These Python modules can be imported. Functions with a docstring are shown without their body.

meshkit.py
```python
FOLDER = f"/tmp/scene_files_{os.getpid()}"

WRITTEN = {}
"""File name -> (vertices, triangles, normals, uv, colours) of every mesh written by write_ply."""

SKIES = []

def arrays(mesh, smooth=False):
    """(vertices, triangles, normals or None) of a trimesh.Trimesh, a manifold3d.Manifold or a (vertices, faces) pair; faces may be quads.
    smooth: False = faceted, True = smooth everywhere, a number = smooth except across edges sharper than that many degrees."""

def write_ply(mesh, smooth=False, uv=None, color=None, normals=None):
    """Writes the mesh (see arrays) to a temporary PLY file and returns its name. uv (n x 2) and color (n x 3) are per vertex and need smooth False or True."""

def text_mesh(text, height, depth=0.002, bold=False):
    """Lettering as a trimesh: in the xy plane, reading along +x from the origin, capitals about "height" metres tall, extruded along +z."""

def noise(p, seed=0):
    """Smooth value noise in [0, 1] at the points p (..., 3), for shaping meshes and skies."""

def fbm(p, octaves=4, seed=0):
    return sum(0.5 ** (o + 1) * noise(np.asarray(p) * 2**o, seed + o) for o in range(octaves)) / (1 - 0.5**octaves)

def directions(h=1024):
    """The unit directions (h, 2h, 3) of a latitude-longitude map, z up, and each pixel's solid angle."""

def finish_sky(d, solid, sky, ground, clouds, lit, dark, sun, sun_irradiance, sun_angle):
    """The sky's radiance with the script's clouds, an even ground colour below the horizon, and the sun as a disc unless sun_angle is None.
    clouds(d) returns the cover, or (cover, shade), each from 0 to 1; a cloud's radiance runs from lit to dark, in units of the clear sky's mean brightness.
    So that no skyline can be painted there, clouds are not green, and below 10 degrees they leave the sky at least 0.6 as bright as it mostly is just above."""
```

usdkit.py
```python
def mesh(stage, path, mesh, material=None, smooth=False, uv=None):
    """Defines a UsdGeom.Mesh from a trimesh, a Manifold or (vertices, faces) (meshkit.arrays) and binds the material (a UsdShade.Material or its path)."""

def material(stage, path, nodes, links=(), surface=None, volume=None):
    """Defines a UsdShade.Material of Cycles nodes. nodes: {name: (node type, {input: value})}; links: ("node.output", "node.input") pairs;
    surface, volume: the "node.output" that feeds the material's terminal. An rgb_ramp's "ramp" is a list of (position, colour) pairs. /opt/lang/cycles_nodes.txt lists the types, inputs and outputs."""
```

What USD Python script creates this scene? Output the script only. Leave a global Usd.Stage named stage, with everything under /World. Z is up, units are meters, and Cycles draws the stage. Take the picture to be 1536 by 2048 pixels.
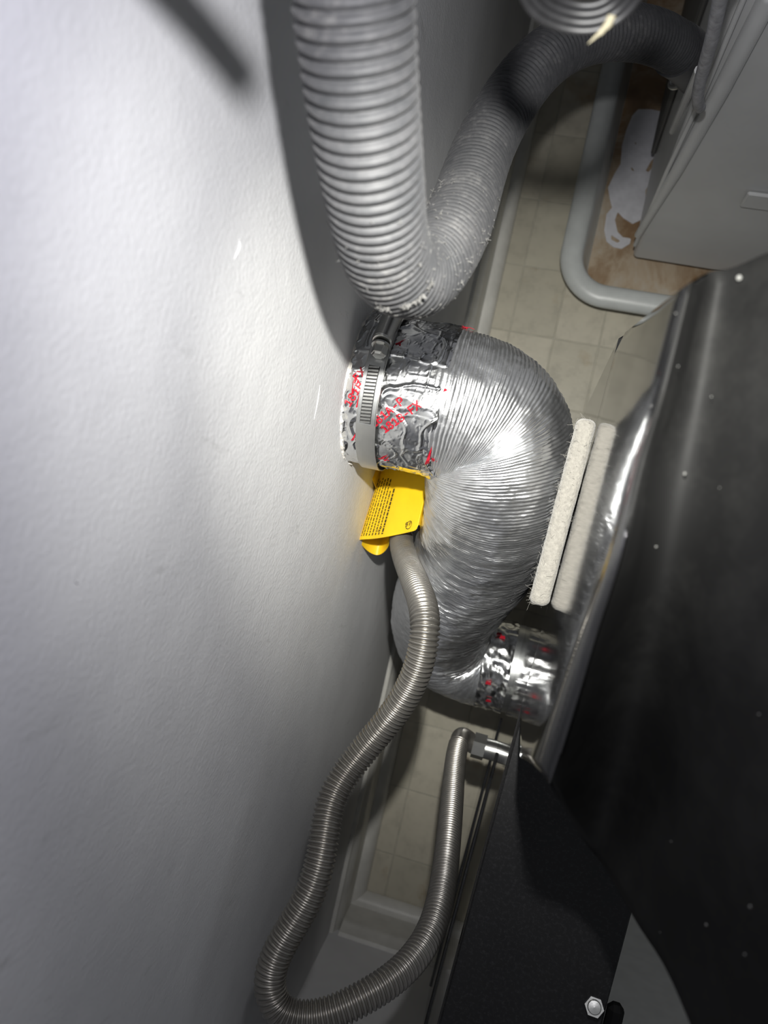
import math, random
import numpy as np, trimesh, usdkit, meshkit
from scipy.interpolate import CubicSpline, PchipInterpolator
from shapely.geometry import Polygon, box as sbox
from shapely import affinity
from pxr import Usd, UsdGeom, UsdLux, UsdShade, Sdf, Gf, Vt

stage = Usd.Stage.CreateInMemory()
UsdGeom.SetStageUpAxis(stage, UsdGeom.Tokens.z)
UsdGeom.SetStageMetersPerUnit(stage, 1.0)
UsdGeom.Xform.Define(stage, '/World')
UsdGeom.Scope.Define(stage, '/World/Looks')

# ------------------------------------------------------------------ camera
H = 1.05                                   # camera height above the floor
F = 1536.0                                 # focal length in pixels of the 1536 x 2048 frame
EY = np.array([0.2162, -0.9763, 0.0])      # world +Y (along the wall) in camera axes: right, down, forward
ED = np.array([277.0, 61.3, 1536.0]); ED -= EY * (ED @ EY); ED /= np.linalg.norm(ED)   # straight down
EX = np.cross(EY, -ED)                     # world +X
if EX[0] < 0: EX = -EX
CAM = np.array([0.0, 0.0, H])
def col(v): return np.array([v @ EX, v @ EY, -(v @ ED)])
RIGHT, DOWN, FWD = col(np.array([1., 0, 0])), col(np.array([0, 1., 0])), col(np.array([0, 0, 1.]))
cam = UsdGeom.Camera.Define(stage, '/World/Camera')
m4 = np.eye(4); m4[0, :3] = RIGHT; m4[1, :3] = -DOWN; m4[2, :3] = -FWD; m4[3, :3] = CAM
cam.AddTransformOp().Set(Gf.Matrix4d(m4.tolist()))
cam.CreateFocalLengthAttr(26.0); cam.CreateHorizontalApertureAttr(26.0); cam.CreateVerticalApertureAttr(26.0 * 4 / 3)
cam.CreateFStopAttr(9.0); cam.CreateFocusDistanceAttr(0.52)
cam.CreateClippingRangeAttr(Gf.Vec2f(0.02, 50))
cam.CreateExposureAttr(0.0)

# ------------------------------------------------------------------ light: the handheld torch, and a dim ambient fill dome
def spot(name, pos, aim, power, color, cone, soft, radius=0.006):
    l = UsdLux.SphereLight.Define(stage, '/World/' + name)
    l.CreateRadiusAttr(radius); l.CreateIntensityAttr(power); l.CreateColorAttr(Gf.Vec3f(*color)); l.CreateNormalizeAttr(True)
    pos, aim = np.array(pos, float), np.array(aim, float)
    z = (pos - aim) / np.linalg.norm(pos - aim); x = np.cross([0, 1, 0], z); x /= np.linalg.norm(x); y = np.cross(z, x)
    m = np.eye(4); m[0, :3] = x; m[1, :3] = y; m[2, :3] = z; m[3, :3] = pos
    l.AddTransformOp().Set(Gf.Matrix4d(m.tolist()))
    if cone:
        s = UsdLux.ShapingAPI.Apply(l.GetPrim()); s.CreateShapingConeAngleAttr(cone); s.CreateShapingConeSoftnessAttr(soft)
    return l
TORCH = (-0.006, 0.080, H - 0.042)
AIM = (-0.020, 0.055, 0.52)
spot('torch_beam', TORCH, AIM, 4.9, (1.0, 0.985, 0.90), 30.0, 1.0)
spot('torch_halo', TORCH, AIM, 1.5, (0.98, 0.975, 0.95), 50.0, 1.0)
spot('torch_spill', TORCH, AIM, 0.40, (0.93, 0.92, 1.04), 0, 0)
dome = UsdLux.DomeLight.Define(stage, '/World/ambient_fill'); dome.CreateIntensityAttr(0.045); dome.CreateColorAttr(Gf.Vec3f(0.9, 0.95, 1.0))  # ambient fill added to lift the shadows, no lamp of its own

# ------------------------------------------------------------------ helpers
def ray(px, py):
    p = np.array([px - 768.0, py - 1024.0, F]); d = col(p); return d / -d[2]        # per metre of depth below the camera
def at(px, py, depth):                      # a point of the place, from where it is seen and how far below the camera it lies
    return CAM + ray(px, py) * depth
def on_floor(px, py, z=0.0): return at(px, py, H - z)
used = {}
def path_for(name, parent=None):
    base = ('/World/' if parent is None else str(parent.GetPath()) + '/') + name
    n = used.get(base, 0); used[base] = n + 1
    return base if n == 0 else f'{base}_{n:03d}'
def tag(o, label=None, cat=None, group=None, kind=None):
    for k, v in (('label', label), ('category', cat), ('group', group), ('kind', kind)):
        if v: o.SetCustomDataByKey(k, v)
    return o
def obj(name, mesh, mat, parent=None, smooth=30, label=None, cat=None, group=None, kind=None):
    if parent is not None:                  # parts: points relative to their thing's base
        o = origin.get(str(parent.GetPath()), np.zeros(3))
        v, f, _ = meshkit.arrays(mesh); mesh = trimesh.Trimesh(v - o, f, process=False)
    p = usdkit.mesh(stage, path_for(name, parent), mesh, M[mat], smooth=smooth).GetPrim()
    if parent is not None: origin[str(p.GetPath())] = o
    return tag(p, label, cat, group, kind)
origin = {}
def thing(name, base, label, cat, group=None):
    x = UsdGeom.Xform.Define(stage, path_for(name)); x.AddTranslateOp().Set(Gf.Vec3d(*map(float, base)))
    origin[str(x.GetPath())] = np.array(base, float)
    return tag(x.GetPrim(), label, cat, group)
def cat_(ms): return trimesh.util.concatenate(ms)
def box(c, s, bev=0.0):
    c, s = np.array(c, float), np.array(s, float)
    if bev <= 0:
        b = trimesh.creation.box(s)
    else:
        h = s / 2 - bev; pts = []
        for sx in (-1, 1):
            for sy in (-1, 1):
                for sz in (-1, 1):
                    q = h * [sx, sy, sz]
                    for k in range(3):
                        e = np.zeros(3); e[k] = bev * [sx, sy, sz][k]; pts.append(q + e)
        b = trimesh.convex.convex_hull(np.array(pts))
    b.apply_translation(c); return b
def resample(pts, step, rad=None):
    pts = np.array(pts, float); d = np.r_[0, np.cumsum(np.linalg.norm(np.diff(pts, axis=0), axis=1) ** 0.75)]
    cs = CubicSpline(d, pts); t = np.linspace(0, d[-1], 3000); q = cs(t)
    s = np.r_[0, np.cumsum(np.linalg.norm(np.diff(q, axis=0), axis=1))]
    n = max(int(s[-1] / step), 8); u = np.linspace(0, s[-1], n + 1)
    c = np.stack([np.interp(u, s, q[:, k]) for k in range(3)], 1)
    r = None if rad is None else np.interp(u, np.interp(d, t, s), rad)
    return c, u, r
def frames(c):
    t = np.gradient(c, axis=0); t /= np.linalg.norm(t, axis=1, keepdims=True)
    a = np.cross(t[0], [0.3, 0.2, 1.0]); a /= np.linalg.norm(a); N = [a]
    for k in range(1, len(c)):
        v = N[-1] - t[k] * (N[-1] @ t[k]); N.append(v / np.linalg.norm(v))
    N = np.array(N); return t, N, np.cross(t, N)
def tube(c, r, seg=48, crush=None, caps=True):
    """A tube about the centre line c; r is (n,) or (n, seg). crush: the inside of a bend never passes the centre of curvature by more than this share."""
    t, N, B = frames(c); th = np.linspace(0, 2 * np.pi, seg, endpoint=False)
    r = np.asarray(r, float); r = np.broadcast_to(r if r.ndim == 0 else r.reshape(len(c), -1), (len(c), seg))
    off = r[..., None] * (np.cos(th)[None, :, None] * N[:, None] + np.sin(th)[None, :, None] * B[:, None])
    if crush:
        s = np.r_[0, np.cumsum(np.linalg.norm(np.diff(c, axis=0), axis=1))]
        k = np.gradient(t, s, axis=0); w = 9; ker = np.hanning(2 * w + 1); ker /= ker.sum()
        k = np.stack([np.convolve(np.pad(k[:, j], w, mode='edge'), ker, 'valid') for j in range(3)], 1)
        km = np.linalg.norm(k, axis=1) + 1e-9; kd = k / km[:, None]; lim = crush / km
        a = np.einsum('nsk,nk->ns', off, kd); over = np.maximum(a - lim[:, None], 0)
        off = off - over[..., None] * kd[:, None]
    v = (c[:, None] + off).reshape(-1, 3); n = len(c)
    i, j = np.meshgrid(np.arange(n - 1), np.arange(seg), indexing='ij'); j2 = (j + 1) % seg
    q = np.stack([i * seg + j, i * seg + j2, (i + 1) * seg + j2, (i + 1) * seg + j], -1).reshape(-1, 4)
    f = np.vstack([q[:, [0, 1, 2]], q[:, [0, 2, 3]]])
    if caps:
        v = np.vstack([v, c[0], c[-1]]); a, b = len(v) - 2, len(v) - 1; J = np.arange(seg); J2 = (J + 1) % seg
        f = np.vstack([f, np.stack([np.full(seg, a), J2, J], 1), np.stack([np.full(seg, b), (n - 1) * seg + J, (n - 1) * seg + J2], 1)])
    return trimesh.Trimesh(v, f, process=False)
def grid_mesh(P, closed=False):
    n, m = P.shape[:2]; i, j = np.meshgrid(np.arange(n - 1), np.arange(m - (0 if closed else 1)), indexing='ij'); j2 = (j + 1) % m
    q = np.stack([i * m + j, i * m + j2, (i + 1) * m + j2, (i + 1) * m + j], -1).reshape(-1, 4)
    return trimesh.Trimesh(P.reshape(-1, 3), np.vstack([q[:, [0, 1, 2]], q[:, [0, 2, 3]]]), process=False)
def shell(P, thick, dirn=None):             # a sheet of real thickness from a grid of points
    g = grid_mesh(P); nrm = np.array(g.vertex_normals) if dirn is None else np.broadcast_to(np.array(dirn, float), (len(g.vertices), 3))
    n, m = P.shape[:2]; N = n * m; v = np.vstack([g.vertices, g.vertices - nrm * thick]); f = [g.faces, g.faces[:, ::-1] + N]
    loop = [k for k in range(m)] + [r * m + m - 1 for r in range(1, n)] + [(n - 1) * m + k for k in range(m - 2, -1, -1)] + [r * m for r in range(n - 2, 0, -1)]
    L = np.array(loop); L2 = np.roll(L, -1)
    f += [np.stack([L, L + N, L2], 1), np.stack([L2, L + N, L2 + N], 1)]
    return trimesh.Trimesh(v, np.vstack(f), process=False)
def rot_to(mesh, zdir, pos, xdir=None):
    z = np.array(zdir, float); z /= np.linalg.norm(z); x = np.array(xdir if xdir is not None else ([1, 0, 0] if abs(z[0]) < .9 else [0, 1, 0]), float)
    x -= z * (x @ z); x /= np.linalg.norm(x); m = np.eye(4); m[:3, 0] = x; m[:3, 1] = np.cross(z, x); m[:3, 2] = z; m[:3, 3] = pos
    mesh.apply_transform(m); return mesh
def lathe(profile, seg=32): return trimesh.creation.revolve(np.array(profile, float), sections=seg)
rng = np.random.default_rng(7); random.seed(7)

# ------------------------------------------------------------------ materials
M = {}
def mat(name, nodes, links=(), surface='p.BSDF'):
    M[name] = usdkit.material(stage, '/World/Looks/' + name, nodes, links, surface=surface)
def plain(name, color, rough=0.5, metallic=0.0, var=0.12, scale=60.0, bump=0.0, bscale=400.0, bdist=0.0005, **kw):
    """A colour with a little unevenness, and fine relief."""
    c = np.array(color, float)
    nodes = {'t': ('texture_coordinate', {}), 'n': ('noise_texture', {'scale': scale, 'detail': 4.0, 'roughness': 0.6}),
             'r': ('rgb_ramp', {'ramp': [(0.3, tuple(c * (1 - var))), (0.7, tuple(np.minimum(c * (1 + var), 1)))]}),
             'p': ('principled_bsdf', {'roughness': rough, 'metallic': metallic, **kw})}
    links = [('t.object', 'n.vector'), ('n.fac', 'r.fac'), ('r.color', 'p.base_color')]
    if bump:
        nodes['b'] = ('noise_texture', {'scale': bscale, 'detail': 3.0}); nodes['bump'] = ('bump', {'strength': bump, 'distance': bdist})
        links += [('t.object', 'b.vector'), ('b.fac', 'bump.height'), ('bump.normal', 'p.normal')]
    mat(name, nodes, links)
# painted drywall: roller stipple, a few scuffs and grey rubs
mat('wall_paint', {'g': ('geometry', {}), 'n': ('noise_texture', {'scale': 9.0, 'detail': 6.0, 'roughness': 0.65}),
    'r': ('rgb_ramp', {'ramp': [(0.25, (0.60, 0.60, 0.61)), (0.6, (0.70, 0.70, 0.705)), (1, (0.72, 0.72, 0.72))]}),
    'm': ('mapping', {'scale': (1, 9, 2.2)}), 's': ('noise_texture', {'scale': 7.0, 'detail': 5.0, 'roughness': 0.7}),
    'sr': ('rgb_ramp', {'ramp': [(0.64, (1, 1, 1)), (0.74, (0.80, 0.80, 0.79))]}), 'mx': ('mix_color', {'blend_type': 'multiply', 'fac': 1.0}),
    'b': ('noise_texture', {'scale': 420.0, 'detail': 3.0}), 'b2': ('noise_texture', {'scale': 60.0, 'detail': 3.0}), 'ad': ('math', {'math_type': 'add'}),
    'bump': ('bump', {'strength': 0.35, 'distance': 0.0010}), 'p': ('principled_bsdf', {'roughness': 0.85, 'specular_ior_level': 0.25})},
    [('g.position', 'n.vector'), ('n.fac', 'r.fac'), ('g.position', 'm.vector'), ('m.vector', 's.vector'), ('s.fac', 'sr.fac'), ('r.color', 'mx.a'), ('sr.color', 'mx.b'), ('mx.result', 'p.base_color'),
     ('g.position', 'b.vector'), ('g.position', 'b2.vector'), ('b.fac', 'ad.value1'), ('b2.fac', 'ad.value2'), ('ad.value', 'bump.height'), ('bump.normal', 'p.normal')])
plain('trim_white', (0.62, 0.61, 0.57), 0.4, var=0.10, scale=40, bump=0.1)
plain('added_box_white', (0.84, 0.84, 0.83), 0.6, var=0.05)
plain('joint', (0.42, 0.40, 0.33), 0.6)
def tile_mat(name, c, seed):
    c = np.array(c)
    mat(name, {'g': ('geometry', {}), 'n': ('noise_texture', {'scale': 30.0 + seed, 'detail': 6.0, 'roughness': 0.65}),
        'r': ('rgb_ramp', {'ramp': [(0.3, tuple(c * 0.82)), (0.5, tuple(c)), (0.75, tuple(c * 1.08))]}),
        's': ('noise_texture', {'scale': 11.0, 'detail': 5.0, 'roughness': 0.6}), 'sr': ('rgb_ramp', {'ramp': [(0.58, (1, 1, 1)), (0.70, (0.72, 0.56, 0.38))]}),
        'mx': ('mix_color', {'blend_type': 'multiply', 'fac': 0.8}), 'b': ('noise_texture', {'scale': 180.0, 'detail': 4.0}), 'bump': ('bump', {'strength': 0.3, 'distance': 0.0006}),
        'p': ('principled_bsdf', {'roughness': 0.42})},
        [('g.position', 'n.vector'), ('n.fac', 'r.fac'), ('g.position', 's.vector'), ('s.fac', 'sr.fac'), ('r.color', 'mx.a'), ('sr.color', 'mx.b'), ('mx.result', 'p.base_color'), ('g.position', 'b.vector'), ('b.fac', 'bump.height'), ('bump.normal', 'p.normal')])
tile_mat('vinyl_a', (0.50, 0.47, 0.38), 0); tile_mat('vinyl_b', (0.47, 0.44, 0.355), 7); tile_mat('vinyl_c', (0.52, 0.485, 0.395), 15)
# grey ribbed plastic with dust lying on it
mat('hose_plastic', {'t': ('texture_coordinate', {}), 'n': ('noise_texture', {'scale': 220.0, 'detail': 5.0, 'roughness': 0.7}), 'g': ('geometry', {}),
    'n2': ('noise_texture', {'scale': 22.0, 'detail': 3.0}), 'ad': ('math', {'math_type': 'add'}),
    'r': ('rgb_ramp', {'ramp': [(0.40, (0.034, 0.035, 0.038)), (0.55, (0.053, 0.053, 0.056)), (0.74, (0.14, 0.137, 0.133))]}), 'hf': ('math', {'math_type': 'multiply', 'value2': 0.5}),
    'p': ('principled_bsdf', {'roughness': 0.6, 'specular_ior_level': 0.35, 'sheen_weight': 0.1})},
    [('g.position', 'n.vector'), ('g.position', 'n2.vector'), ('n.fac', 'ad.value1'), ('n2.fac', 'ad.value2'), ('ad.value', 'hf.value1'), ('hf.value', 'r.fac'), ('r.color', 'p.base_color')])
mat('foil', {'t': ('texture_coordinate', {}), 'n': ('noise_texture', {'scale': 260.0, 'detail': 4.0, 'roughness': 0.6}), 'n2': ('noise_texture', {'scale': 40.0, 'detail': 3.0}),
    'rr': ('map_range', {'from_min': 0.3, 'from_max': 0.7, 'to_min': 0.22, 'to_max': 0.38, 'clamp': True}), 'bump': ('bump', {'strength': 0.35, 'distance': 0.0008}),
    'p': ('principled_bsdf', {'base_color': (0.86, 0.87, 0.89), 'metallic': 0.95})},
    [('t.object', 'n.vector'), ('t.object', 'n2.vector'), ('n2.fac', 'rr.value'), ('rr.result', 'p.roughness'), ('n.fac', 'bump.height'), ('bump.normal', 'p.normal')])
mat('foil_tape', {'t': ('texture_coordinate', {}), 'n': ('noise_texture', {'scale': 120.0, 'detail': 3.0, 'distortion': 1.2}), 'bump': ('bump', {'strength': 0.2, 'distance': 0.0008}),
    'p': ('principled_bsdf', {'base_color': (0.80, 0.81, 0.82), 'metallic': 1.0, 'roughness': 0.22})},
    [('t.object', 'n.vector'), ('n.fac', 'bump.height'), ('bump.normal', 'p.normal')])
plain('steel', (0.62, 0.62, 0.60), 0.30, 1.0, var=0.06, bump=0.1)
plain('galvanised', (0.55, 0.56, 0.56), 0.38, 1.0, var=0.15, scale=120)
plain('slot_shade_paint', (0.02, 0.02, 0.02), 0.6)
plain('gas_coating', (0.30, 0.285, 0.26), 0.34, 0.85, var=0.10, scale=150)
plain('red_ink', (0.40, 0.008, 0.022), 0.4)
plain('black_ink', (0.05, 0.04, 0.01), 0.6)
plain('tag_yellow', (0.90, 0.58, 0.015), 0.42, var=0.05)
# black gloss paint with a film of dust
def black(name, base, dust, lo, hi, rough, scale, ior=1.5):
    mat(name, {'t': ('texture_coordinate', {}), 'n': ('noise_texture', {'scale': scale, 'detail': 6.0, 'roughness': 0.75}), 'r': ('rgb_ramp', {'ramp': [(lo, base), (hi, dust)]}),
        'n2': ('noise_texture', {'scale': 14.0, 'detail': 3.0}), 'rr': ('map_range', {'from_min': 0.3, 'from_max': 0.7, 'to_min': rough * 0.8, 'to_max': rough * 1.3, 'clamp': True}),
        'p': ('principled_bsdf', {'ior': ior})}, [('t.object', 'n.vector'), ('n.fac', 'r.fac'), ('r.color', 'p.base_color'), ('t.object', 'n2.vector'), ('n2.fac', 'rr.value'), ('rr.result', 'p.roughness')])
black('black_gloss', (0.008, 0.008, 0.009), (0.012, 0.012, 0.012), 0.4, 0.8, 0.07, 90.0, 2.0)
black('black_satin', (0.005, 0.005, 0.005), (0.011, 0.011, 0.0105), 0.45, 0.8, 0.58, 40.0, 1.25)
black('black_dusty', (0.004, 0.004, 0.0045), (0.032, 0.032, 0.034), 0.50, 0.78, 0.55, 420.0)
plain('felt', (0.29, 0.275, 0.245), 0.95, var=0.16, scale=420, bump=0.8, bscale=700, bdist=0.0012, sheen_weight=0.4)
plain('washer_steel', (0.70, 0.705, 0.70), 0.36, 0.0, var=0.05, scale=14, bump=0.04)
plain('washer_back', (0.13, 0.13, 0.125), 0.45, 0.3)
plain('cord_grey', (0.33, 0.33, 0.35), 0.5, var=0.3, scale=200)
plain('pan_plastic', (0.55, 0.57, 0.56), 0.35, var=0.06, bump=0.05)
mat('pan_floor', {'g': ('geometry', {}), 'n': ('noise_texture', {'scale': 13.0, 'detail': 7.0, 'roughness': 0.65, 'distortion': 0.6}),
    'r': ('rgb_ramp', {'ramp': [(0.30, (0.52, 0.49, 0.43)), (0.47, (0.44, 0.35, 0.25)), (0.60, (0.27, 0.17, 0.09)), (0.75, (0.17, 0.10, 0.06))]}), 'p': ('principled_bsdf', {'roughness': 0.5})},
    [('g.position', 'n.vector'), ('n.fac', 'r.fac'), ('r.color', 'p.base_color')])
plain('residue', (0.66, 0.66, 0.70), 0.8, var=0.10, scale=70, bump=0.5, bscale=160, bdist=0.001)
plain('gypsum', (0.74, 0.71, 0.66), 0.95, var=0.15, scale=300, bump=0.8)
plain('lint', (0.20, 0.197, 0.19), 0.95, var=0.2)
plain('dust', (0.10, 0.10, 0.095), 0.9)
plain('cable_sheath', (0.012, 0.012, 0.013), 0.5, 0.0, var=0.3, scale=300)
plain('jute', (0.22, 0.20, 0.14), 0.9, var=0.2)

# ------------------------------------------------------------------ the setting
WX, WY = -0.131, -0.538                     # wall behind the machines, end wall
wl = box((WX - 0.05, 0.45, 0.9), (0.10, 2.4, 2.2)); w = obj('wall_left', wl, 'wall_paint', smooth=False, kind='structure', label='white painted drywall behind the machines, filling the left of the photo', cat='wall')
obj('wall_back', box((0.65, WY - 0.05, 0.9), (1.8, 0.10, 2.2)), 'wall_paint', smooth=False, kind='structure', label='white end wall across the bottom of the gap', cat='wall')
obj('wall_front', box((0.65, 1.70, 0.9), (1.8, 0.10, 2.2)), 'wall_paint', smooth=False, kind='structure', label='white wall at the far end beyond the washer, out of view, bouncing light back', cat='wall')  # out of view, kept to bounce light back
fl = obj('floor', box((0.65, 0.58, -0.026), (1.8, 2.34, 0.05)), 'joint', smooth=False, kind='structure', label='worn beige vinyl floor with a small tile grid', cat='floor')
TX, TY = 0.060, 0.0915
tiles = []
for i in range(-2, 3):
    for j in range(-10, 17):
        x0, y0 = -0.018 + i * TX, 0.278 + j * TY
        if y0 < WY - 0.09 or y0 > 1.3: continue
        g = 0.0006; zt = -0.0006 + 0.0002 * rng.random()
        x1 = x0 + TX
        b = box(((x0 + x1) / 2, y0 + TY / 2, zt - 0.0015), (TX - 2 * g, TY - 2 * g, 0.003), 0.0008)
        obj('tile', b, ['vinyl_a', 'vinyl_b', 'vinyl_c'][int(rng.integers(3))], fl, smooth=False)
def extr(profile, a, b, up=(0, 0, 1), out=(1, 0, 0)):       # profile (out, up) swept straight from a to b
    P = np.array([[np.array(a) + np.array(out) * p + np.array(up) * q for p, q in profile], [np.array(b) + np.array(out) * p + np.array(up) * q for p, q in profile]])
    n = len(profile); v = P.reshape(-1, 3); f = []
    for k in range(n):
        k2 = (k + 1) % n; f += [[k, k2, n + k2], [k, n + k2, n + k]]
    c0 = trimesh.creation.triangulate_polygon(Polygon(profile), engine='earcut')[1]
    f += [list(t[::-1]) for t in c0] + [[n + x for x in t] for t in c0]
    mm = trimesh.Trimesh(v, f, process=False); mm.fix_normals(); return mm
obj('added_box_1', box((0.44, WY + 0.062, 0.30), (0.55, 0.124, 0.60), 0.002), 'added_box_white', kind='structure', label='added white box behind the black dryer, there to make the gap read pale', cat='added_box')  # added box, white so the gap behind the dryer reads pale
base_prof = [(0, 0), (0.012, 0), (0.012, 0.058), (0.0105, 0.066), (0.0065, 0.071), (0.0045, 0.078), (0, 0.080)]
qr = [(0, 0)] + [(0.0155 * math.cos(a), 0.0165 * math.sin(a)) for a in np.linspace(0, math.pi / 2, 8)]
bl = obj('baseboard_left', extr(base_prof, (WX, 1.65, 0), (WX, WY, 0)), 'trim_white', kind='structure', label='white baseboard along the long wall', cat='baseboard')
obj('quarter_round', extr(qr, (WX + 0.012, 1.65, 0.0005), (WX + 0.012, WY + 0.012, 0.0005)), 'trim_white', bl)
bb = obj('baseboard_back', extr(base_prof, (WX + 0.012, WY, 0), (1.5, WY, 0), out=(0, 1, 0)), 'trim_white', kind='structure', label='white baseboard along the end wall', cat='baseboard')
obj('quarter_round', extr(qr, (WX + 0.013, WY + 0.012, 0.0005), (1.5, WY + 0.012, 0.0005), out=(0, 1, 0)), 'trim_white', bb)

# ------------------------------------------------------------------ dryer
def face_x(y): return 0.026 + 0.04 * y      # back of the dryer, a little askew to the wall
def on_face(px, py, off=0.0):
    r = ray(px, py); t = (0.026 + off) / (r[0] - 0.04 * r[1]); return CAM + r * t
dry = thing('dryer', (0.08, -0.15, 0.0), 'glossy black clothes dryer with a dusty top edge, its back to the wall', 'dryer')
Y0, Y1, ZL = -0.50, 0.147, H - 0.50
def slab(y0, y1, z0, z1, x0, x1, bev):
    b = box(((x0 + x1) / 2, (y0 + y1) / 2, (z0 + z1) / 2), (x1 - x0, y1 - y0, z1 - z0), bev)
    b.vertices[:, 0] += 0.04 * b.vertices[:, 1]; return b
obj('back_panel', slab(Y0, Y1, 0.03, ZL - 0.014, 0.0262, 0.118, 0.003), 'black_gloss', dry)
obj('top_ledge', slab(Y0 + 0.004, Y1 - 0.10, ZL - 0.014, ZL, 0.0266, 0.121, 0.001), 'black_dusty', dry)
for z in (0.20, 0.34):
    obj('flange', slab(Y0 + 0.01, -0.19, z, z + 0.006, 0.0245, 0.029, 0.001), 'black_gloss', dry)
for sx in (0.05,):
    for y in (Y0 + 0.06, Y1 - 0.06):
        obj('levelling_foot', lathe([(0, 0.0005), (0.016, 0.0005), (0.016, 0.010), (0.007, 0.014), (0.007, 0.034), (0, 0.034)], 20).apply_translation((0.062 + 0.04 * y, y, 0)), 'black_satin', dry)
# upper housing: vertical gloss band, rolled edge, then the slope of the top
L2p = [(1250, 665), (1205, 830), (1160, 1020), (1115, 1215), (1085, 1340), (1065, 1425), (1040, 1515)]
L3p = [(1368, 572), (1320, 755), (1265, 930), (1228, 1090), (1168, 1270), (1124, 1410), (1080, 1535)]
S1p = [(1440, 540, .262), (1400, 760, .262), (1360, 960, .265), (1330, 1150, .275), (1285, 1360, .30), (1235, 1560, .33), (1190, 1710, .355)]
S2p = [(1536, 505, .245), (1510, 760, .243), (1490, 1000, .245), (1460, 1250, .25), (1430, 1480, .262), (1360, 1720, .285), (1275, 1848, .315)]
S3p = [(1660, 470, .22), (1660, 760, .22), (1650, 1050, .22), (1620, 1350, .225), (1560, 1620, .24), (1460, 1850, .262), (1330, 1935, .295)]
S4p = [(1850, 440, .19), (1850, 800, .19), (1850, 1100, .19), (1820, 1450, .195), (1750, 1750, .205), (1600, 2000, .23), (1385, 2060, .27)]
S5p = [(2150, 420, .165), (2150, 800, .165), (2150, 1200, .165), (2150, 1600, .165), (2050, 1900, .175), (1850, 2200, .195), (1480, 2330, .235)]
rows = [[on_face(*p) for p in L2p], [on_face(*p) for p in L3p]] + [[at(*p) for p in S] for S in (S1p, S2p, S3p, S4p, S5p)]
rows = np.array(rows)
rows = np.vstack([rows[:1] * [1, 1, 0] + [[[0, 0, ZL - 0.012]]], rows])      # the band runs on down to the ledge
def fine(curve, n): return PchipInterpolator(np.linspace(0, 1, len(curve)), np.array(curve), axis=0)(np.linspace(0, 1, n))
R = np.array([fine(r, 49) for r in rows])                        # rows x along
band = np.array([np.vstack([R[0][k][None], fine(np.array([R[1][k], R[2][k]]), 5)]) for k in range(49)]).transpose(1, 0, 2)
slope = np.array([fine(R[2:, k], 40) for k in range(49)]).transpose(1, 0, 2)
# round the edge over between band and slope
full = np.vstack([band[:-1], slope])
ker = np.array([0.25, 0.5, 0.25])
for it in range(2):
    g_ = full.copy()
    for i in range(3, 9): g_[i] = 0.25 * full[i - 1] + 0.5 * full[i] + 0.25 * full[i + 1]
    full = g_
hb = shell(full[:7], 0.0025, (-0.6, 0, 0.8)); ht = shell(full[6:], 0.004, (-0.45, 0, 0.8))
obj('gloss_band', hb, 'black_gloss', dry, smooth=True); obj('sloped_top', ht, 'black_satin', dry, smooth=True)
# exhaust outlet the duct slides onto
OUT = np.array([0.021, -0.134, H - 0.842])
obj('exhaust_outlet', rot_to(lathe([(0.044, 0), (0.047, 0), (0.047, 0.03), (0.044, 0.03), (0.044, 0)], 48), (-1, 0, 0), OUT + [0.004, 0, 0]), 'galvanised', dry)
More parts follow.
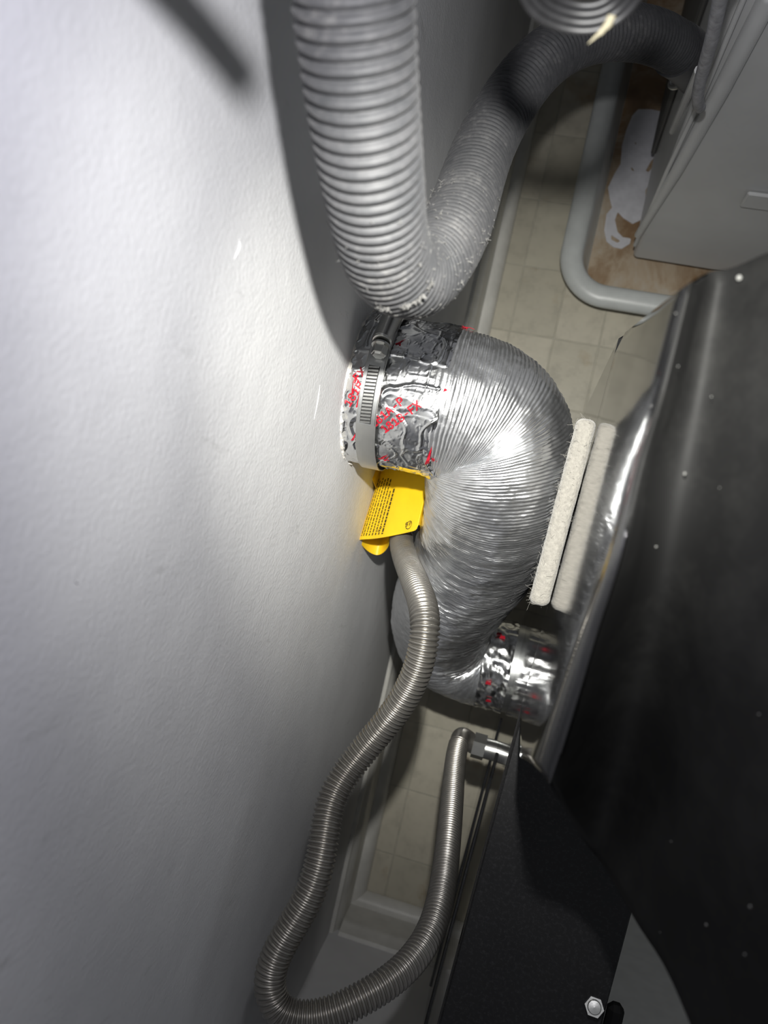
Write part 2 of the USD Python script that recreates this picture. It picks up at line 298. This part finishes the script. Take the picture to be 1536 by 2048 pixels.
# hex bolt and its bracket at the open end of the ledge
bp = at(1188, 2015, .497)
hexh = lambda r, h: trimesh.creation.cylinder(r, h, sections=6)
bolt = cat_([hexh(0.0058, 0.0085).apply_translation((0, 0, 0.0042)), lathe([(0, .0085), (.0042, .0085), (.0036, .0095), (0, .0097)], 24)])
bolt.apply_transform(trimesh.transformations.rotation_matrix(math.radians(-24), [1, 0.3, 0])); bolt.apply_translation((0, 0, .001))
obj('hex_bolt', bolt.apply_translation((bp[0], bp[1], ZL)), 'steel', dry, smooth=False, label='bright hex bolt on the dusty ledge')
obj('bracket', box((bp[0] + 0.014, bp[1] - 0.008, ZL - 0.004), (0.010, 0.022, 0.010), 0.003), 'black_satin', dry)

# felt bumper on the dryer's back edge
pa, pb = at(1150, 835, .5), at(1068, 1208, .5)
py0, py1 = pb[1], pa[1]; pz = H - 0.50
pts = [np.array([0, 0])]
def rounded_bar(sx, sy, sz, r):
    import manifold3d as mf
    s = mf.Manifold.sphere(r, 20); return mf.Manifold.batch_hull([s.translate((x, y, z)) for x in (-sx / 2 + r, sx / 2 - r) for y in (-sy / 2 + r, sy / 2 - r) for z in (-sz / 2 + r, sz / 2 - r)]).refine_to_length(0.004)
pv, pf, _ = meshkit.arrays(rounded_bar(0.0125, py1 - py0, 0.014, 0.0045))
pv = pv + 0.0006 * (meshkit.fbm(pv * 260 + 9, 3)[:, None] - 0.5) * np.array([2, 1, 2])
pv[:, 0] += 0.04 * (pv[:, 1] + (py0 + py1) / 2) + 0.0194; pv[:, 1] += (py0 + py1) / 2; pv[:, 2] += pz
pad = thing('felt_bumper', (0.02, (py0 + py1) / 2, pz), 'beige felt bumper strip stuck along the back edge of the black dryer', 'felt pad')
obj('felt_strip', trimesh.Trimesh(pv, pf), 'felt', pad, smooth=60)
fz = []
for k in range(420):
    i = rng.integers(len(pv)); p = pv[i]; n = rng.normal(size=3); n /= np.linalg.norm(n); n[0] = -abs(n[0])
    L = 0.0015 + 0.003 * rng.random(); q = [p, p + n * L * .5 + rng.normal(size=3) * .0005, p + n * L + rng.normal(size=3) * .0012]
    fz.append(tube(np.array(q), 0.00007, 4, caps=False))
obj('fuzz', cat_(fz), 'felt', pad, smooth=True, kind='stuff')

# ------------------------------------------------------------------ foil duct from the wall to the dryer
CY, CZ, CR = 0.083, H - 0.530, 0.0515       # the wall collar: an axis along +X
def cyl(X, s, r=CR):                        # a point of the collar: s metres round it from the top towards +Y
    a = np.asarray(s) / CR; return np.stack([np.asarray(X) + 0 * a, CY + r * np.sin(a), CZ + r * np.cos(a)], -1)
def on_collar(px, py, r=CR):
    d = ray(px, py); o = CAM - [0, CY, CZ]; a = d[1]**2 + d[2]**2; b = o[1] * d[1] + o[2] * d[2]; c = o[1]**2 + o[2]**2 - r * r
    t = (-b - math.sqrt(max(b * b - a * c, 0))) / a; p = CAM + d * t
    return p[0], CR * math.atan2(p[1] - CY, p[2] - CZ)
duct = thing('foil_duct', (WX, CY, CZ), 'shiny silver foil dryer duct bending in an S from the wall to the black dryer', 'duct')
dp = [(-0.078, .083, .530), (-.060, .0825, .531), (-.038, .074, .541), (-.0270, .046, .556), (-.0270, .012, .602), (-.038, -.025, .665), (-.055, -.065, .728), (-.062, -.098, .785), (-.052, -.124, .826), (-.028, -.134, .842), (-.004, -.134, .843)]
dc, ds, dr = resample([(x, y, H - d) for x, y, d in dp], 0.00026, [.0505, .0515, .0525, .053, .053, .052, .051, .0505, .0495, .0480, .0470])
SEG = 150; th = np.linspace(0, 2 * np.pi, SEG, endpoint=False)
pitch = 0.0015
A, T = np.meshgrid(ds, th, indexing='ij')
ring_amp = np.interp(ds, np.arange(0, .6, .0015), 0.35 + 1.2 * rng.random(len(np.arange(0, .6, .0015))))[:, None]
nz = meshkit.fbm(np.stack([A * 60, np.cos(T) * 2.5, np.sin(T) * 2.5], -1), 3)
nz2 = meshkit.fbm(np.stack([A * 420, np.cos(T) * 13, np.sin(T) * 13], -1), 2)
ph = A / pitch * 2 * np.pi + T + 3.5 * (nz - .5)
rr = dr[:, None] + 0.00066 * (np.abs(np.sin(ph / 2)) - 0.5) * (0.4 + 1.2 * nz) * ring_amp + 0.0012 * (nz2 - .5) + 0.0035 * (nz - .5)
obj('flexible_body', tube(dc, rr, SEG, crush=0.93, caps=False), 'foil', duct, smooth=True)
# the taped end at the wall, creased foil
nX, nS = 110, 360
Xs = np.linspace(WX - 0.004, -0.068, nX); Ss = np.linspace(-math.pi * CR, math.pi * CR, nS, endpoint=False)
XX, SS = np.meshgrid(Xs, Ss, indexing='ij'); ang = SS / CR
q = np.stack([XX * 70, np.cos(ang) * 3.4, np.sin(ang) * 3.4], -1)
cre = sum(a * np.maximum(0, 1 - np.abs(meshkit.noise(q * s_ + 17 * s_, 3) - .5) * w_) for a, s_, w_ in ((.0010, 0.8, 24), (.0006, 1.7, 20), (.0003, 3.4, 16)))
flat = (meshkit.fbm(q * 0.8 + 5, 2) - .5) * .0040
cr_ = CR + 0.0006 + cre + flat
cr_[-5:] -= np.linspace(0, .0010, 5)[:, None]
tape = obj('foil_tape', grid_mesh(cyl(XX, SS, cr_), closed=True), 'foil_tape', duct, smooth=True, label='crumpled foil tape with red print round the wall end')
def radius_at(X, s):
    i = np.clip((np.asarray(X) - Xs[0]) / (Xs[1] - Xs[0]), 0, nX - 1.001); j = (np.asarray(s) - Ss[0]) / (Ss[1] - Ss[0])
    i0 = i.astype(int); j0 = np.floor(j).astype(int); fi, fj = i - i0, j - j0; g = lambda a, b: cr_[a, b % nS]
    return (g(i0, j0) * (1 - fi) * (1 - fj) + g(i0 + 1, j0) * fi * (1 - fj) + g(i0, j0 + 1) * (1 - fi) * fj + g(i0 + 1, j0 + 1) * fi * fj)
def wrap(m2, name, px, py, deg, ink='red_ink'):         # flat print laid onto the creased tape
    m2 = m2.subdivide_to_size(0.0006) if len(m2.faces) else m2
    X0, s0 = on_collar(px, py); a = math.radians(deg); v = m2.vertices
    X = X0 + v[:, 0] * math.cos(a) - v[:, 1] * math.sin(a); s = s0 + v[:, 0] * math.sin(a) + v[:, 1] * math.cos(a)
    m2.vertices = cyl(X, s, radius_at(X, s) + 0.00035 + 0.0002 * (v[:, 2] > 0.00005)); obj(name, m2, ink, tape, smooth=False)
wrap(meshkit.text_mesh('181B-FX', 0.0052, 0.0001, True), 'printed_word', 769, 867, 46)
wrap(meshkit.text_mesh('181A-P', 0.0052, 0.0001, True), 'printed_word', 748, 856, 49)
def poly(pts, d=0.0001): return trimesh.creation.extrude_polygon(Polygon(pts), d, engine='earcut')
tri = lambda s: cat_([poly([(0, 0), (s, s * .45), (s * .2, -s * .1)]), poly([(s * .35, -.1 * s), (s * .55, .05 * s), (s * .5, -.25 * s)])])
for (px, py, dg, s) in ((850, 925, 52, .016), (886, 785, 60, .013), (930, 622, -10, .008), (704, 790, 70, .009), (757, 915, 20, .009), (770, 918, 35, .006), (712, 815, 60, .008), (702, 880, 40, .009), (790, 690, 20, .007), (706, 768, 50, .008)):
    wrap(tri(s), 'printed_mark', px, py, dg)
for (px, py, dg, t_) in ((700, 815, 65, '181B'), (716, 765, 60, 'FX')):
    wrap(meshkit.text_mesh(t_, 0.0050, 0.0001, True), 'printed_word', px, py, dg)
# tape round the dryer end, with scraps of red print
ta = np.linspace(0, 2 * np.pi, 140, endpoint=False)
tx = np.linspace(-.013, .016, 24)
TXX, TAA = np.meshgrid(tx, ta, indexing='ij'); tn = meshkit.fbm(np.stack([TXX * 150, np.cos(TAA) * 8, np.sin(TAA) * 8], -1), 3)
tr_ = .0480 + .0042 * (tn - .5) + 0.0004
end_tape = obj('foil_tape', grid_mesh(np.stack([TXX, OUT[1] + tr_ * np.cos(TAA), OUT[2] + tr_ * np.sin(TAA)], -1), closed=True), 'foil_tape', duct, smooth=True, label='crumpled foil tape round the dryer end')
for k, (px, py) in enumerate(((1030, 1262), (1026, 1272), (994, 1364), (988, 1410))):
    p = at(px, py, .80); d = np.array([0, p[1] - OUT[1], max(p[2] - OUT[2], .01)]); d /= np.linalg.norm(d)
    obj('printed_mark', rot_to(poly([(-.003, -.002), (.003, -.0015), (.002, .002), (-.002, .0015)], .0004), d, np.array([-.003 + .004 * (k % 2), OUT[1], OUT[2]]) + d * .0505), 'red_ink', end_tape, smooth=False)

# worm-drive clamp round the collar
XC = -0.1135
clamp = thing('hose_clamp', (XC, CY, CZ), 'steel worm-drive hose clamp round the taped wall end of the foil duct', 'hose clamp')
def strip(x0, x1, s0, s1, r0, r1, n=60):
    s = np.linspace(s0, s1, n); P = np.stack([cyl(x, s, r) for x, r in ((x0, r0), (x0, r1), (x1, r1), (x1, r0))], 1)
    g = grid_mesh(P, closed=True); k = len(g.vertices) - 4; g.faces = np.vstack([g.faces, [[0, 1, 2], [0, 2, 3], [k, k + 2, k + 1], [k, k + 3, k + 2]]]); g.fix_normals(); return g
sy = lambda y: on_collar(745, y)[1]
RB = CR + 0.0030
obj('band', strip(XC - .0066, XC + .0066, -math.pi * CR, math.pi * CR * .999, RB, RB + .0008, 160), 'steel', clamp, label='plain steel band')
s_end, s_hex, s_hs, s_top = sy(846), sy(735), sy(700), sy(640)
obj('slotted_band', strip(XC - .0058, XC + .0058, s_end, s_top, RB + .0008, RB + .0016), 'galvanised', clamp)
ns = 17
for k in range(ns):
    s0 = s_end + .0015 + (s_hex - s_end - .003) * k / (ns - 1)
    sl = strip(XC - .0036, XC + .0030, s0, s0 + .0011, RB + .0013, RB + .0024, 4)
    sl.vertices[:, 1] += (sl.vertices[:, 0] - XC) * 0.10
    obj('thread', sl, 'steel', clamp, smooth=False)
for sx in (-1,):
    obj('slot_shade', strip(XC - .0040, XC + .0034, s_end + .001, s_hex, RB + .0014, RB + .00172), 'slot_shade_paint', clamp, label='dark strip coloured as the shade in the slots between the threads')  # dark colour stands in for the shade inside the slots
def tang(s): a = s / CR; return np.array([0, math.cos(a), -math.sin(a)]), np.array([0, math.sin(a), math.cos(a)])
sm = (s_hs + s_top) / 2; tdir, ndir = tang(sm); hp = cyl(XC + .001, sm, RB + .0048)
hl = abs(s_top - s_hs) + .004
obj('screw_housing', rot_to(lathe([(0, -hl / 2), (.0058, -hl / 2), (.0066, -hl / 2 + .001), (.0066, hl / 2 - .001), (.0058, hl / 2), (0, hl / 2)], 36), tdir, hp), 'steel', clamp)
tdir, ndir = tang(s_hs); hp = cyl(XC + .001, s_hs, RB + .0048)
obj('screw', rot_to(cat_([hexh(.0050, .0062).apply_translation((0, 0, -.0042)), lathe([(0, -.0012), (.0062, -.0012), (.0062, 0), (0, 0)], 30), lathe([(0, -.0085), (.0036, -.0085), (.0044, -.0070), (0, -.0070)], 6)]), tdir, hp), 'steel', clamp, smooth=False)

# ragged drywall edge round the hole
ra = np.linspace(-math.pi, math.pi, 260, endpoint=False); prof = np.linspace(0, 1, 9)
PP, RA = np.meshgrid(prof, ra, indexing='ij'); rn = meshkit.fbm(np.stack([PP * 3, np.cos(RA) * 14, np.sin(RA) * 14], -1), 4)
rad = CR + .0012 + .0042 * PP * (0.2 + 1.0 * rn); xx = WX - .002 + .0050 * np.sin(PP * math.pi) * (rn * 1.6 - .25)
obj('torn_edge', grid_mesh(np.stack([xx, CY + rad * np.sin(RA), CZ + rad * np.cos(RA)], -1), closed=True), 'gypsum', w, smooth=25, label='torn drywall edge round the duct hole')

# ------------------------------------------------------------------ grey corrugated hose
hp_ = [(682, -340, .186), (694, -160, .198), (706, 0, .212), (725, 200, .234), (750, 400, .268), (778, 520, .305), (832, 553, .338), (893, 488, .372), (930, 405, .408), (960, 315, .440), (1012, 213, .470), (1085, 122, .497), (1175, 72, .525), (1285, 68, .562), (1362, 104, .618), (1398, 142, .685)]
HR = 0.0180
hc, hs, _ = resample([at(*p) for p in hp_], 0.00050)
hpitch = 0.0042; SEG = 84; th = np.linspace(0, 2 * np.pi, SEG, endpoint=False); A, T = np.meshgrid(hs, th, indexing='ij')
hn = meshkit.fbm(np.stack([A * 500, np.cos(T) * 9, np.sin(T) * 9], -1), 2)
wv = 0.5 + 0.5 * np.cos(A / hpitch * 2 * np.pi)
hr = HR - .0024 + .0027 * wv ** 0.42 + .0003 * (hn - .5)
hose = thing('corrugated_hose', at(832, 553, .356), 'thick grey corrugated hose hanging in a U, dusted with lint', 'hose')
obj('ribbed_tube', tube(hc, hr, SEG, crush=0.92), 'hose_plastic', hose, smooth=True)
ec, _, _ = resample([at(1352, 98, .609), at(1362, 104, .618), at(1398, 142, .685)], .002)
obj('end_cuff', tube(ec, np.full(len(ec), HR + .0016), 40), 'hose_plastic', hose)
tn_, nn, bn = frames(hc)
lf = []
for k in range(360):
    i = int(len(hc) * (0.12 + 0.28 * rng.beta(2.2, 1.6))); a = rng.random() * 2 * np.pi
    n = math.cos(a) * nn[i] + math.sin(a) * bn[i]
    if n @ (CAM - hc[i]) < 0.0: continue
    p = hc[i] + n * (HR + .0002); big = rng.random() < .07
    for m_ in range(5 if big else 2):
        e = rng.normal(size=3) * (.0009 if big else .0005); e2 = e + rng.normal(size=3) * (.0008 if big else .0005)
        lf.append(tube(np.array([p - e * .6, p + n * .0002, p + e2 * .8]), .00012 if big else .00009, 4, caps=False))
ub = at(815, 575, .325)
for k in range(28):
    p0 = at(760 + 110 * rng.random(), 585 + 40 * rng.normal() * .4, .31)
    i = np.argmin(np.linalg.norm(hc - p0, axis=1)); d = p0 - hc[i]; d /= np.linalg.norm(d)
    if d @ (CAM - hc[i]) < 0: d = -d
    p = hc[i] + d * (HR + .0003)
    for m_ in range(4):
        e = rng.normal(size=3) * .0009; lf.append(tube(np.array([p - e, p + d * .0005, p + rng.normal(size=3) * .0009]), .00012, 4, caps=False))
obj('lint_fuzz', cat_(lf), 'lint', None, smooth=True, label='pale lint and dust fibres clinging to the grey corrugated hose', cat='lint', kind='stuff')

def on_wall(px, py): r = ray(px, py); return CAM + r * ((WX + .0003) / r[0])
for pts_ in ([(478, 478), (479, 495), (474, 508), (468, 520)], [(150, 1160), (153, 1164), (157, 1166)], [(640, 770), (636, 800), (628, 840)], [(878, 118), (881, 128)]):
    c_, _, r_ = resample([on_wall(*p) for p in pts_], .0006, [.0001] + [.00035] * (len(pts_) - 2) + [.0001])
    obj('paint_nick', tube(c_, r_, 8), 'wall_paint', w, smooth=True)

# ------------------------------------------------------------------ gas connector
gp = [(818, 985, .672), (808, 1040, .654), (803, 1078, .624), (812, 1120, .572), (836, 1180, .512), (850, 1250, .484), (836, 1335, .484), (785, 1430, .492), (712, 1520, .492), (664, 1600, .482), (646, 1690, .470), (618, 1790, .462), (568, 1880, .456), (540, 1960, .452), (558, 2018, .452), (620, 2035, .456), (712, 2003, .466), (800, 1945, .486), (858, 1868, .515), (884, 1780, .550), (897, 1680, .600), (905, 1590, .660), (912, 1515, .720), (918, 1487, .742)]
gc, gs, gr = resample([at(*p) for p in gp], 0.00042, None)
gpitch = .0030; GR = 0.0094; SEG = 44; th = np.linspace(0, 2 * np.pi, SEG, endpoint=False)
gwv = 0.5 + 0.5 * np.cos(gs / gpitch * 2 * np.pi)
gas = thing('gas_connector', at(803, 1078, .60), 'slim metallic grey corrugated gas connector looping down to a dryer fitting', 'gas hose')
obj('ribbed_tube', tube(gc, GR - .0016 + .0019 * gwv ** .5, SEG, crush=.95), 'gas_coating', gas, smooth=True)
e0 = gc[-1]; dirn = gc[-1] - gc[-6]; dirn /= np.linalg.norm(dirn)
e1 = at(925, 1474, .754); nutp = at(950, 1490, .760)
el, _, _ = resample([e0 - dirn * .004, e0 + dirn * .004, e1, (e1 + nutp) / 2 + [0, 0, -.001], nutp], .0012)
obj('elbow', tube(el, np.full(len(el), .0092), 32), 'gas_coating', gas, smooth=True)
ax = np.array([1, -.02, 0.0]); fx0 = nutp
obj('flare_nut', rot_to(cat_([hexh(.0125, .012).apply_translation((0, 0, .004)), lathe([(0, .010), (.0100, .010), (.0100, .034), (0, .034)], 30)]), ax, fx0), 'steel', gas, smooth=30, label='bright hex flare nut')

# ------------------------------------------------------------------ yellow tag wrapped round the connector
tg = thing('warning_tag', at(790, 1020, .62), 'yellow printed warning tag wrapped round the gas connector under the duct', 'tag')
bot = [(778, 1084, .640), (776, 1094, .648), (766, 1106, .656), (752, 1110, .658), (735, 1102, .652), (722, 1089, .640), (718, 1080, .628), (740, 1078, .619), (770, 1074, .608), (800, 1068, .600), (822, 1063, .594), (832, 1058, .592), (838, 1050, .594), (843, 1058, .606), (843, 1075, .622), (842, 1084, .632)]
top = [(800, 880, .665), (798, 884, .672), (796, 886, .680), (794, 886, .680), (790, 884, .672), (784, 880, .655), (779, 888, .642), (795, 886, .634), (820, 884, .624), (845, 880, .616), (868, 876, .610), (876, 872, .608), (880, 866, .610), (884, 870, .622), (884, 880, .636), (884, 890, .645)]
nb = 90
bc = CubicSpline(np.linspace(0, 1, len(bot)), [at(*p) for p in bot])(np.linspace(0, 1, nb)); tc = CubicSpline(np.linspace(0, 1, len(top)), [at(*p) for p in top])(np.linspace(0, 1, nb))
U = np.linspace(0, 1, 40)[:, None, None]
sheet = bc[None] * (1 - U) + tc[None] * U
sh = obj('tag_sheet', shell(sheet, 0.0006), 'tag_yellow', tg, smooth=50)
fl_pts = np.array([[at(723, 906, .605), at(742, 908, .625), at(766, 912, .645)], [at(737, 940, .618), at(752, 945, .632), at(768, 948, .645)], [at(752, 978, .634), at(757, 979, .638), at(764, 980, .643)]])
obj('tag_flap', shell(np.array([fine(r, 8) for r in np.array([fine(fl_pts[:, k], 8) for k in range(3)]).transpose(1, 0, 2)]), .0006), 'tag_yellow', tg, smooth=50)
def on_tag(u, v):                           # u across the front face (0 = wall fold), v down it
    k = np.clip((0.40 + (0.735 - 0.40) * np.asarray(u)) * (nb - 1), 0, nb - 1.001); i = k.astype(int); f = (k - i)[..., None]
    b_, t_ = bc[i] * (1 - f) + bc[i + 1] * f, tc[i] * (1 - f) + tc[i + 1] * f; vv = np.asarray(v)[..., None]
    return b_ * vv + t_ * (1 - vv)
fc_n = np.cross(on_tag(np.array(.8), np.array(.5)) - on_tag(np.array(.2), np.array(.5)), on_tag(np.array(.5), np.array(.9)) - on_tag(np.array(.5), np.array(.3))); fc_n /= np.linalg.norm(fc_n)
if fc_n @ (CAM - bc[0]) < 0: fc_n = -fc_n
def tag_quad(us, vs, lift=.00035, thick=.00008):
    return on_tag(us, vs) + fc_n * lift
def tag_print(name, m2, u0, v0, ang, sx, sy_):
    m2 = m2.subdivide_to_size(.6) if False else m2
    v = m2.vertices; a = math.radians(ang); x = v[:, 0] * math.cos(a) - v[:, 1] * math.sin(a); y = v[:, 0] * math.sin(a) + v[:, 1] * math.cos(a)
    P = on_tag(np.clip(u0 + x / sx, 0, 1), v0 - y / sy_) + fc_n * (.00035 + (v[:, 2:3] > 1e-6) * .00005)
    obj(name, trimesh.Trimesh(P, m2.faces, process=False), 'black_ink', sh, smooth=False)
Wt = np.linalg.norm(on_tag(np.array(1.), np.array(.9)) - on_tag(np.array(0.), np.array(.9))); Ht = np.linalg.norm(on_tag(np.array(.5), np.array(1.)) - on_tag(np.array(.5), np.array(0.)))
# rows of fine print (too small to read in the photograph): word-long dashes
for r_ in range(8):
    u = .04 + r_ * .043; dashes = []; yy = 0.02
    while yy < .60:
        L = .012 + .03 * rng.random(); hh = .0045 if r_ < 7 else .007
        us = np.array([u, u + hh * 3.0, u + hh * 3.0, u]) if r_ == 7 else np.array([u, u + .014, u + .014, u]); vs = .985 - np.array([yy, yy, yy + L, yy + L])
        P = on_tag(us, vs) + fc_n * .00035; P2 = P + fc_n * .00005
        dashes.append(trimesh.Trimesh(np.vstack([P2, P]), [[0, 1, 2], [0, 2, 3], [4, 6, 5], [4, 7, 6]], process=False)); yy += L + .006 + .004 * rng.random()
        if r_ >= 6 and yy > .45: break
    obj('fine_print', cat_(dashes), 'black_ink', sh, smooth=False, kind='stuff')
ring = trimesh.creation.annulus(r_min=.0030, r_max=.0036, height=.00008, sections=36)
tag_print('emblem', ring, .72, .925, 0, Wt, Ht)
tag_print('emblem', meshkit.text_mesh('S', .0036, .00008, True), .66, .94, 20, Wt, Ht); tag_print('emblem', meshkit.text_mesh('P', .0030, .00008, True), .725, .938, 20, Wt, Ht)
tag_print('fine_print', meshkit.text_mesh('o o', .0022, .00008, True), .30, .94, 70, Wt, Ht)

# ------------------------------------------------------------------ washer standing in a drain pan
WBX, WSY = 0.052, 0.386
wash = thing('washing_machine', (0.25, 0.72, 0.03), 'silver grey washing machine standing in the drain pan, top right corner of the photo', 'washing machine')
wp = Polygon([(WBX + .006, WSY + .004), (0.42, WSY), (0.42, 1.05), (WBX, 1.05)]).buffer(-.006).buffer(.006, quad_segs=6)
cab = trimesh.creation.extrude_polygon(wp, 0.88, engine='earcut').apply_translation((0, 0, .035))
obj('cabinet', cab, 'washer_steel', wash, smooth=30)
def on_side(px, py, off=0.0):                # a point of the washer's side panel
    r = ray(px, py); return CAM + r * ((WSY - off) / r[1])
obj('corner_post', cat_([tube(np.array([on_side(1276, 470), on_side(1356, 337), on_side(1444, 176), on_side(1540, -10)]), np.array([.004, .006, .007, .007]), 20),
    tube(np.array([on_side(1270, 490), on_side(1336, 337), on_side(1412, 176), on_side(1490, -10)]), .0022, 12)]), 'washer_steel', wash, smooth=True)
obj('side_rib', box((.27, WSY - .001, .24), (.26, .004, .03), .0015), 'washer_steel', wash); obj('side_rib', box((.27, WSY - .001, .50), (.26, .004, .06), .0015), 'washer_steel', wash)
obj('back_cover', box((WBX + .0015, .76, .46), (.006, .50, .80), .002), 'washer_back', wash)
sp0, sp1 = at(1398, 140, .60), at(1345, 262, .80)
stc = np.array([sp0, (sp0 + sp1) / 2, sp1]); obj('edge_strip', tube(stc, .0035, 10), 'washer_steel', wash)
kc, _, _ = resample([at(1362, 168, .72), at(1350, 175, .725), at(1340, 170, .73), at(1343, 162, .73), at(1356, 160, .73)], .001)
obj('hose_clip', tube(kc, .0022, 12), 'steel', wash, smooth=True)
cp = [(1462, -60, .40), (1440, 0, .44), (1425, 70, .48), (1406, 140, .53), (1396, 190, .57), (1400, 215, .60)]
cc, _, _ = resample([at(*p) for p in cp], .002)
obj('power_cord', tube(cc, np.full(len(cc), .0042), 20), 'cord_grey', None, smooth=True, label='grey power cord hanging down the back corner of the washing machine', cat='cord')
# pan: rolled rim swept round a rounded rectangle
pan = thing('drain_pan', (0.3, 0.75, 0.0), 'pale grey plastic drain pan with a rolled rim and rusty stains', 'drain pan')
PX0, PY0, PX1, PY1, PRr = -.028, .318, .55, 1.15, .062
ctr = [(PX0 + PRr, PY0 + PRr, 180), (PX1 - PRr, PY0 + PRr, 270), (PX1 - PRr, PY1 - PRr, 0), (PX0 + PRr, PY1 - PRr, 90)]
loop, nor = [], []
for cx, cy, a0 in ctr:
    for a in np.radians(np.linspace(a0, a0 + 90, 14)):
        loop.append((cx + PRr * math.cos(a), cy + PRr * math.sin(a))); nor.append((math.cos(a), math.sin(a)))
loop, nor = np.array(loop), np.array(nor)
pp = [(.012, 0.001), (.002, .030), (-.004, .048)] + [(.010 + .0145 * math.cos(a), .050 + .010 * math.sin(a)) for a in np.radians(np.linspace(180, 0, 10))] + [(.027, .040), (.031, .012), (.034, .004), (.040, .003)]
ring_ = np.stack([np.concatenate([loop - nor * o, np.full((len(loop), 1), z)], 1) for o, z in pp], 0)
obj('rim', grid_mesh(ring_[:, ::-1], closed=True), 'pan_plastic', pan, smooth=50)
inner = Polygon(loop).buffer(-.034)
obj('pan_floor', trimesh.creation.extrude_polygon(inner, .003, engine='earcut').apply_translation((0, 0, .001)), 'pan_floor', pan, smooth=False)
def zpt(zx, zy): p = on_floor(850 + zx / 2.239, zy / 2.239, .005); return p[:2]
out = [(955, 492), (1010, 492), (1070, 505), (1095, 560), (1080, 640), (1062, 690), (1056, 750), (1020, 800), (985, 850), (985, 930), (962, 985), (930, 1000), (890, 975), (862, 945), (848, 985), (860, 1040), (885, 1065), (920, 1070), (915, 1090), (880, 1112), (845, 1105), (815, 1080), (805, 1030), (815, 960), (840, 930), (830, 890), (822, 840), (850, 780), (878, 735), (885, 650), (905, 580), (930, 520)]
holes = [[(910, 735), (930, 750), (950, 778), (925, 765)], [(985, 765), (1010, 720), (1040, 690), (1035, 735), (1000, 775)], [(870, 985), (905, 1000), (935, 1020), (935, 1050), (890, 1055), (868, 1030)], [(830, 1045), (850, 1060), (880, 1080), (860, 1090), (832, 1075)], [(938, 640), (946, 600), (950, 660), (942, 690)], [(968, 600), (974, 560), (978, 640), (972, 680)], [(872, 800), (885, 835), (880, 880), (876, 840)]]
pg = Polygon([zpt(*p) for p in out], [[zpt(*p) for p in h] for h in holes]).buffer(0)
pg = pg.buffer(.0015, quad_segs=6).buffer(-.003, quad_segs=6).buffer(.0022, quad_segs=6)
pg = pg.intersection(inner.buffer(-.001))
obj('spilled_powder', trimesh.creation.extrude_polygon(pg, .0012, engine='earcut').apply_translation((0, 0, .0041)), 'residue', None, smooth=False, label='dried white detergent spill on the brown floor of the drain pan', cat='detergent residue', kind='stuff')

# ------------------------------------------------------------------ ribbed cable loop hanging in at the top, with a frayed strand
cb = [(1066, -20, .218), (1100, 20, .226), (1150, 36, .230), (1200, 33, .230), (1238, 10, .228), (1268, -30, .222), (1300, -100, .212), (1330, -200, .200)]
bc_, _, _ = resample([CAM + np.array([x, y, -d]) for x, y, d in ((-.060, .106, .138), (-.078, .1075, .118), (-.094, .114, .095), (-.088, .150, .072), (-.055, .185, .095), (-.028, .180, .160))] + [at(*p) for p in cb], .0015); bt, bN, bB = frames(bc_)  # leading points: unseen loose end, placed to cast a shadow band on the wall
view = bc_ - CAM; view /= np.linalg.norm(view, axis=1, keepdims=True); side = np.cross(bt, view); side /= np.linalg.norm(side, axis=1, keepdims=True)
cable = thing('ribbed_cable', at(1175, 36, .230), 'flat dark cable of four ribs hanging in a loop at the top edge, its unseen loose end placed to shade the wall', 'cable')
for k in range(4): obj('strand', tube(bc_ + side * (k - 1.5) * .0021, np.full(len(bc_), .00115), 14), 'cable_sheath', cable, smooth=True)
fr, _, fR = resample([at(1224, 30, .2275), at(1216, 48, .229), at(1200, 66, .231), at(1176, 88, .234)], .001, [.0013, .0012, .0008, .0001])
obj('frayed_strand', tube(fr, fR[:, None] * (0.7 + .6 * meshkit.noise(np.random.default_rng(2).random((len(fr), 9, 3)) * 30)), 9), 'jute', cable, smooth=True, label='frayed pale strand')

# ------------------------------------------------------------------ dust and one lint ball on the dryer's slope
tv, tf, tnv = meshkit.arrays(trimesh.Trimesh(full[6:].reshape(-1, 3), grid_mesh(full[6:]).faces, process=False), True)
if tnv[:, 2].mean() < 0: tnv = -tnv
ds_ = []
for k in range(45):
    i = rng.integers(len(tv)); r = .00018 + .0003 * rng.random() ** 3
    s = trimesh.creation.icosphere(1, r); s.vertices *= 1 + .3 * rng.normal(size=(len(s.vertices), 1)); s.apply_translation(tv[i] + rng.normal(size=3) * .004 * [1, 1, 0] + tnv[i] * r * .5); ds_.append(s)
obj('dust_specks', cat_(ds_), 'dust', None, smooth=True, label='tiny pale dust specks scattered over the sloped black dryer top', cat='dust', kind='stuff')
i = np.argmin([abs(np.dot(p - CAM, p - CAM) - np.dot(p - CAM, ray(1482, 568) / np.linalg.norm(ray(1482, 568))) ** 2) for p in tv])
lb = trimesh.creation.icosphere(2, .0009); lb.vertices *= 1 + .25 * (meshkit.noise(lb.vertices * 2500)[:, None] - .5)
obj('lint_ball', lb.apply_translation(tv[i] + tnv[i] * .0008), 'dust', None, smooth=True, label='single pale lint ball near the upper corner of the black dryer top', cat='lint')
